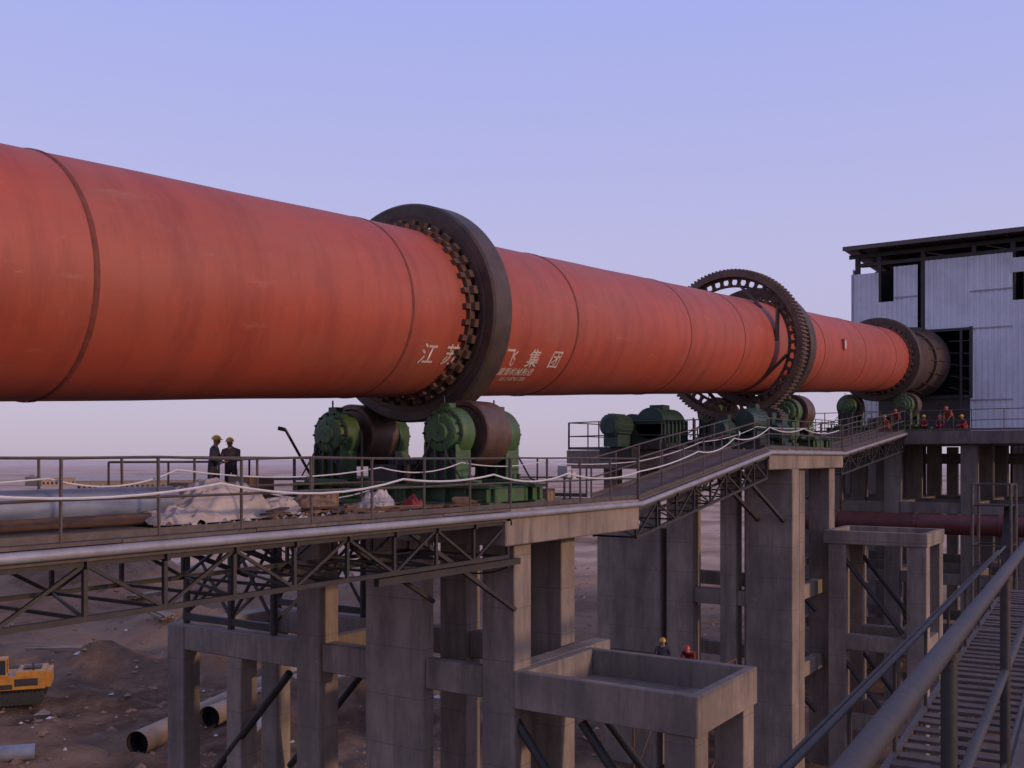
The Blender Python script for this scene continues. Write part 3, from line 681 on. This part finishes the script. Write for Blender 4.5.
# ---------------------------------------------------------------- excavator
ex_x,ex_y=cam2w(-26.35,52.8)
ez=gh(ex_x,ex_y)
ex=empty('excavator',(ex_x,ex_y,ez),(0,0,R(-56.65)+R(200)))
ex.scale=(.86,.86,.86)
t=MB()
for yo in (-1.15,1.15):
    pr=[(-1.9,.42),(-1.7,.78),(1.7,.78),(1.95,.42),(1.7,.05),(-1.7,.05)]
    b=len(t.v)
    for yy in (yo-.28,yo+.28):
        for px_,pz in pr: t.v.append((px_,yy,pz))
    n=len(pr);t.face([b+i for i in range(n)]);t.face([b+n+i for i in range(n)][::-1])
    for i in range(n): j=(i+1)%n;t.face((b+i,b+n+i,b+n+j,b+j))
    for i in range(16): t.box(-1.7+i*.22,-1.6+i*.22,yo-.3,yo+.3,.76,.82);t.box(-1.7+i*.22,-1.6+i*.22,yo-.3,yo+.3,.01,.06)
    for i in range(5): t.tube((-1.3+i*.65,yo-.31,.35),(-1.3+i*.65,yo+.31,.35),.17,12)
t.box(-1,1,-.9,.9,.4,.85);t.obj('tracks',[M_rubber],ex,.02)
t=MB();t.box(-1.9,1.5,-1.25,1.25,.95,1.75,0);t.box(-2.2,-1.9,-1.1,1.1,1.0,1.9,0);t.box(-1.9,-.3,-1.2,1.2,1.752,2.0,0);t.box(-1.6,-.6,-.5,.4,2.002,2.1,1);t.tube((-1.2,.7,2),(-1.2,.7,2.45),.06,10,1)
t.box(-1.4,-.2,-1.262,-1.252,1.2,1.55,1);t.box(-1.5,-.2,1.252,1.262,1.15,1.6,1);t.box(-.1,1.2,1.252,1.27,1.0,1.3,1)
t.obj('body',[M_yellow,M_dark],ex,.05)
t=MB();t.box(.2,1.55,.25,1.25,1.752,1.9,0);t.box(.2,1.5,.28,1.22,2.75,2.86,0)
for a,c_ in ((.25,1.2),(.25,.3),(1.5,1.2),(1.5,.3),(.85,1.2)): t.beam((a,c_,1.9),(a,c_,2.75),.08,.08,0)
t.box(.29,1.46,.31,1.19,1.9,2.75,1);t.obj('cab',[M_yellow,M_glass],ex,.02)
t=MB()
bm=[(1.2,-.25,1.5),(2.8,-.25,2.7),(4.2,-.25,2.9),(5.8,-.25,2.3)]
for a,c_,w_ in zip(bm[:-1],bm[1:],(.5,.5,.4)): t.beam(a,c_,.35,w_,0)
t.beam((5.8,-.25,2.5),(5.3,-.25,.9),.28,.32,0);t.tube((1.5,-.5,1.3),(3.0,-.5,2.6),.08,8,1);t.tube((3.4,-.25,3.2),(5.6,-.25,2.7),.08,8,1)
t.obj('boom',[M_yellow,M_dark],ex,.02)
t=MB()
b=len(t.v);pr=[(5.0,1.1),(5.5,.9),(5.6,.4),(5.2,.1),(4.7,.15),(4.9,.5)]
for yy in (-.7,.2):
    for a,c_ in pr: t.v.append((a,yy,c_))
n=6;t.face([b+i for i in range(n)]);t.face([b+n+i for i in range(n)][::-1])
for i in range(n): j=(i+1)%n;t.face((b+i,b+n+i,b+n+j,b+j))
t.obj('bucket',[M_dark],ex,.02)
# ---------------------------------------------------------------- people
def person(loc,head,pose='stand',top=M_cblue,pants=M_cdk,helm=M_hy,sc=1.0):
    if pose=='squat':
        P=dict(pel=(-.1,0,.26),sp=(-.02,0,.48),ch=(.1,0,.68),nk=(.17,0,.8),hd=(.22,0,.92))
        leg=lambda s:[(-.08,.1*s,.27),(.3,.2*s,.46),(.05,.16*s,.08),(.2,.18*s,.04)]
        arm=lambda s:[(.1,.19*s,.71),(.22,.24*s,.5),(.42,.12*s,.46),(.49,.09*s,.44)]
    elif pose=='bend':
        P=dict(pel=(0,0,.92),sp=(.14,0,1.12),ch=(.32,0,1.25),nk=(.44,0,1.32),hd=(.55,0,1.38))
        leg=lambda s:[(0,.1*s,.9),(.06,.12*s,.49),(-.03,.12*s,.08),(.13,.13*s,.04)]
        arm=lambda s:[(.34,.19*s,1.26),(.42,.22*s,.98),(.55,.14*s,.78),(.6,.13*s,.70)]
    elif pose=='work':
        P=dict(pel=(0,0,.95),sp=(.02,0,1.18),ch=(.05,0,1.38),nk=(.08,0,1.51),hd=(.11,0,1.62))
        leg=lambda s:[(0,.1*s,.92),(.03+.05*s,.12*s,.5),(-.02+.08*s,.13*s,.08),(.13+.08*s,.14*s,.04)]
        arm=lambda s:[(.05,.2*s,1.42),(.1,.26*s,1.15),(.34,.18*s,1.12+.06*s),(.42,.15*s,1.14+.06*s)]
    else:
        P=dict(pel=(0,0,.95),sp=(0,0,1.18),ch=(.0,0,1.38),nk=(.01,0,1.51),hd=(.03,0,1.62))
        leg=lambda s:[(0,.1*s,.92),(.03,.11*s,.5),(0,.12*s,.08),(.15,.14*s,.04)]
        arm=lambda s:[(0,.2*s,1.42),(-.02,.26*s,1.13),(.08,.25*s,.88),(.11,.24*s,.80)]
    V=[P['pel'],P['sp'],P['ch'],P['nk']];RD=[.15,.14,.155,.062];E=[(0,1),(1,2),(2,3)]
    reg=[1,0,0,2]
    V.append(P['hd']);RD.append(.07);E.append((3,4));reg.append(2)
    hands=[]
    for s in (-1,1):
        q=len(V);Lg=leg(s);V+=Lg;RD+=[.105,.075,.05,.045];reg+=[1,1,3,3];E+=[(0,q),(q,q+1),(q+1,q+2),(q+2,q+3)]
        q=len(V);A_=arm(s);V+=A_;RD+=[.07,.05,.035,.03];reg+=[0,0,0,2];E+=[(2,q),(q,q+1),(q+1,q+2),(q+2,q+3)]
        hands.append((Vector(A_[2]),Vector(A_[3]),s))
    me=bpy.data.meshes.new('tmp');me.from_pydata(V,E,[]);o=bpy.data.objects.new('tmp',me);SC.collection.objects.link(o)
    md=o.modifiers.new('s','SKIN');md.use_smooth_shade=True
    for i,sv in enumerate(me.skin_vertices[0].data): sv.radius=(RD[i],RD[i]);sv.use_root=(i==0)
    for i in (0,1,2): me.skin_vertices[0].data[i].radius=(RD[i]*1.15,RD[i]*.8)
    s2=o.modifiers.new('ss','SUBSURF');s2.levels=1
    bpy.context.view_layer.update()
    dg=bpy.context.evaluated_depsgraph_get();bm_=bpy.data.meshes.new_from_object(o.evaluated_get(dg));bpy.data.objects.remove(o)
    mb=MB();mb.v=[tuple(v.co) for v in bm_.vertices]
    VV=[Vector(v) for v in V]
    for p_ in bm_.polygons:
        c_=p_.center;bi=min(range(len(VV)),key=lambda i:(VV[i]-c_).length/(RD[i]+.06))
        mb.face(tuple(p_.vertices),reg[bi],True)
    h=Vector(P['hd'])
    mb.ell(h+Vector((.01,0,.02)),(.095,.075,.118),14,10,2)
    mb.ell(h+Vector((.108,0,.0)),(.018,.013,.022),6,4,2)
    for s in (-1,1):
        mb.ell(h+Vector((.09,.03*s,.03)),(.012,.014,.009),6,4,3);mb.ell(h+Vector((.0,.077*s,.01)),(.02,.012,.03),6,4,2)
    mb.ell(h+Vector((.098,0,-.045)),(.008,.024,.006),6,4,0)
    mb.ell(h+Vector((0,0,.055)),(.135,.115,.125),16,6,4,True)
    mb.ell(h+Vector((.05,0,.055)),(.15,.12,.015),14,4,4)
    for w_,e_,s in hands:
        d_=(e_-w_).normalized();sd=d_.cross(Vector((0,0,1)));sd=sd.normalized() if sd.length>.1 else Vector((0,1,0))
        for i,l in enumerate((.065,.075,.07,.055)):
            a=e_+sd*(i-1.5)*.018;m_=a+d_*l*.55;t_=m_+d_*l*.4-Vector((0,0,.02));mb.ptube([a-d_*.02,m_,t_],[.011,.0095,.007],5,2)
        a=e_-d_*.03+sd*.03;mb.ptube([a,a+sd*.02+d_*.03,a+sd*.025+d_*.055],[.012,.01,.008],5,2)
    ob=mb.obj('construction_worker',[top,pants,M_skin,M_hair,helm],None,0,(loc[0],loc[1],CZ+loc[2]),R(head),False)
    ob.scale=(sc,)*3
    return ob
person((17.1,20.4,-1.12),-60,'work',M_cblue,M_cdk,M_hy,.95);person((17.45,20.1,-1.12),-150,'work',M_cgrey,M_cdk,M_hy,.92)
person((61.2,13.9,1.45),150,'squat',M_corg,M_cred,M_hy);person((61.0,13.2,1.45),170,'bend',M_cred,M_cdk,M_hr,.9)
for i,(y,po,tp,hl) in enumerate(((11.9,'squat',M_cred,M_hy),(11.1,'squat',M_cred,M_hr),(10.4,'bend',M_corg,M_hr),(9.8,'squat',M_cred,M_hy))):
    person((61.2+(i%2)*.7,y,1.45),200-20*i,po,tp,M_cred if i%2 else M_cdk,hl,.95)
ls=MB();ls.box(30.8,34,12.6,15.6,CZ-8.05,CZ-7.95,0)
for a in (31,33.8):
    for c_ in (12.8,15.4): ls.tube((a,c_,0),(a,c_,CZ-7.1),.05,8,1)
for c_ in (12.8,15.4): ls.tube((31,c_,CZ-7.1),(33.8,c_,CZ-7.1),.04,8,1);ls.tube((31,c_,CZ-11),(33.8,c_,CZ-8.2),.04,8,1)
ls.obj('scaffold_landing',[M_wood,M_rust])
person((31.6,14.6,-7.95),210,'work',M_cblue,M_cdk,M_hy);person((32.4,13.9,-7.95),190,'bend',M_cred,M_cdk,M_hr)
# ---------------------------------------------------------------- foreground handrail and catwalk
def W(X,Y,Z): a=cam2w(X,Y);return (a[0],a[1],CZ+Z)
LX=lambda Y:.6+.58*(Y-1.77)
hr=empty('foreground_handrail')
m_=MB()
m_.ptube([W(LX(y)+o,y,-.55+z) for y,o,z in ((-1,0,0),(.5,0,0),(2,.0,0),(4,.0,-.008),(6.5,.02,.01),(10,0,0),(15,.02,-.02),(22,0,0))],.028,16,0)
m_.ptube([W(LX(y),y,-1.05) for y in (-1,.5,2,4,6.5,10,15,22)],.02,12,0)
y=1.05
while y<22: m_.tube(W(LX(y),y,-1.62),W(LX(y),y,-.56),.024,12,0);m_.tube(W(LX(y)-.0,y,-.60),W(LX(y),y,-.575),.034,12,0);y+=1.93
m_.ptube([W(LX(y),y,-1.5) for y in (-1,2,6.5,22)],.012,8,0)
m_.obj('rails',[M_dark],hr)
m_=MB();q0=Vector(W(LX(-2),-2,-1.65));q1=Vector(W(LX(22),22,-1.65));sd=Vector(((q1-q0).y,-(q1-q0).x,0)).normalized()
m_.beam(q0+sd*.65,q1+sd*.65,1.3,.05,0);m_.beam(q0+Vector((0,0,-.12)),q1+Vector((0,0,-.12)),.08,.2,1)
m_.obj('platform_floor',[M_deck,M_dark],hr)
m_=MB()
for yy in (3,10,17): m_.beam(Vector(W(LX(yy),yy,-13.5))+sd*.5,Vector(W(LX(yy),yy,-1.75))+sd*.5,.3,.3,0)
m_.obj('columns',[M_dark],hr)
ct=empty('service_catwalk')
m_=MB();o1=-1.5;o2=-.35
P_=lambda y,o,z: Vector(W(LX(y),y,z))+sd*o
YY=(1,6,12,24)
m_.ptube([P_(y,o1,-2.2) for y in YY],.03,10,0);m_.ptube([P_(y,o1-.15,-2.3) for y in YY],.02,10,0);m_.ptube([P_(y,o1,-2.75) for y in YY],.022,10,0)
for o in (o1,o2): m_.beam(P_(0,o,-3.3),P_(24,o,-3.3),.07,.18,1)
i=0;y=0.0
while y<24:
    if i%6==0: m_.tube(P_(y,o1,-3.25),P_(y,o1,-2.2),.022,8,0)
    z_=-3.24+random.uniform(-.012,.012)
    m_.beam(P_(y+random.uniform(-.02,.02),o1,z_),P_(y+random.uniform(-.02,.02),o2,z_),.2,.035,2)
    y+=.34;i+=1
for o in (o1,o2): m_.tube(P_(4,o,-13.5),P_(4,o,-3.3),.08,8,0);m_.tube(P_(16,o,-13.5),P_(16,o,-3.3),.08,8,0)
m_.obj('treads_and_rails',[M_dark,M_rail,M_deck],ct)
# ---------------------------------------------------------------- light
sv=Vector((.12,-.985,0)).normalized();el=R(13)
sd_=Vector((sv.x*math.cos(el),sv.y*math.cos(el),math.sin(el)))
sl=bpy.data.lights.new('sun','SUN');sl.energy=1.6;sl.angle=R(2.5);sl.color=(1,.66,.42)
so=bpy.data.objects.new('sun',sl);SC.collection.objects.link(so);so.rotation_euler=sd_.to_track_quat('Z','Y').to_euler();so.location=(0,-20,60)
w=bpy.data.worlds.new('World');SC.world=w;w.use_nodes=True;nt=w.node_tree;N=nt.nodes;L=nt.links
bg=N['Background'];bg.inputs['Strength'].default_value=.1
sk=N.new('ShaderNodeTexSky');sk.sky_type='NISHITA';sk.sun_disc=False;sk.sun_elevation=el;sk.sun_rotation=math.atan2(sv.x,sv.y)
tc=N.new('ShaderNodeTexCoord');sp=N.new('ShaderNodeSeparateXYZ');L.new(tc.outputs['Generated'],sp.inputs[0])
r=N.new('ShaderNodeValToRGB');cr=r.color_ramp
els=[(0,(.53,.45,.58)),(.04,(.56,.49,.66)),(.2,(.54,.52,.82)),(.42,(.42,.47,.93)),(1,(.28,.33,.66))]
while len(cr.elements)<len(els): cr.elements.new(.5)
for e_,(p_,c_) in zip(cr.elements,els): e_.position=p_;e_.color=(*c_,1)
L.new(sp.outputs['Z'],r.inputs['Fac'])
ml=N.new('ShaderNodeVectorMath');ml.operation='SCALE';ml.inputs['Scale'].default_value=10;L.new(r.outputs['Color'],ml.inputs[0])
mx=N.new('ShaderNodeMixRGB');mx.inputs[0].default_value=.88;L.new(sk.outputs[0],mx.inputs[1]);L.new(ml.outputs[0],mx.inputs[2]);L.new(mx.outputs[0],bg.inputs['Color'])
# ---------------------------------------------------------------- camera
cd=bpy.data.cameras.new('camera');cam=bpy.data.objects.new('camera',cd);SC.collection.objects.link(cam);SC.camera=cam
cd.sensor_width=36;cd.lens=35.156;cd.shift_y=.0723;cd.clip_start=.05;cd.clip_end=12000
cam.location=(0,0,CZ);cam.rotation_euler=(R(90),0,R(33.35-90))
SC.view_settings.view_transform='Standard';SC.view_settings.look='None';SC.view_settings.exposure=0
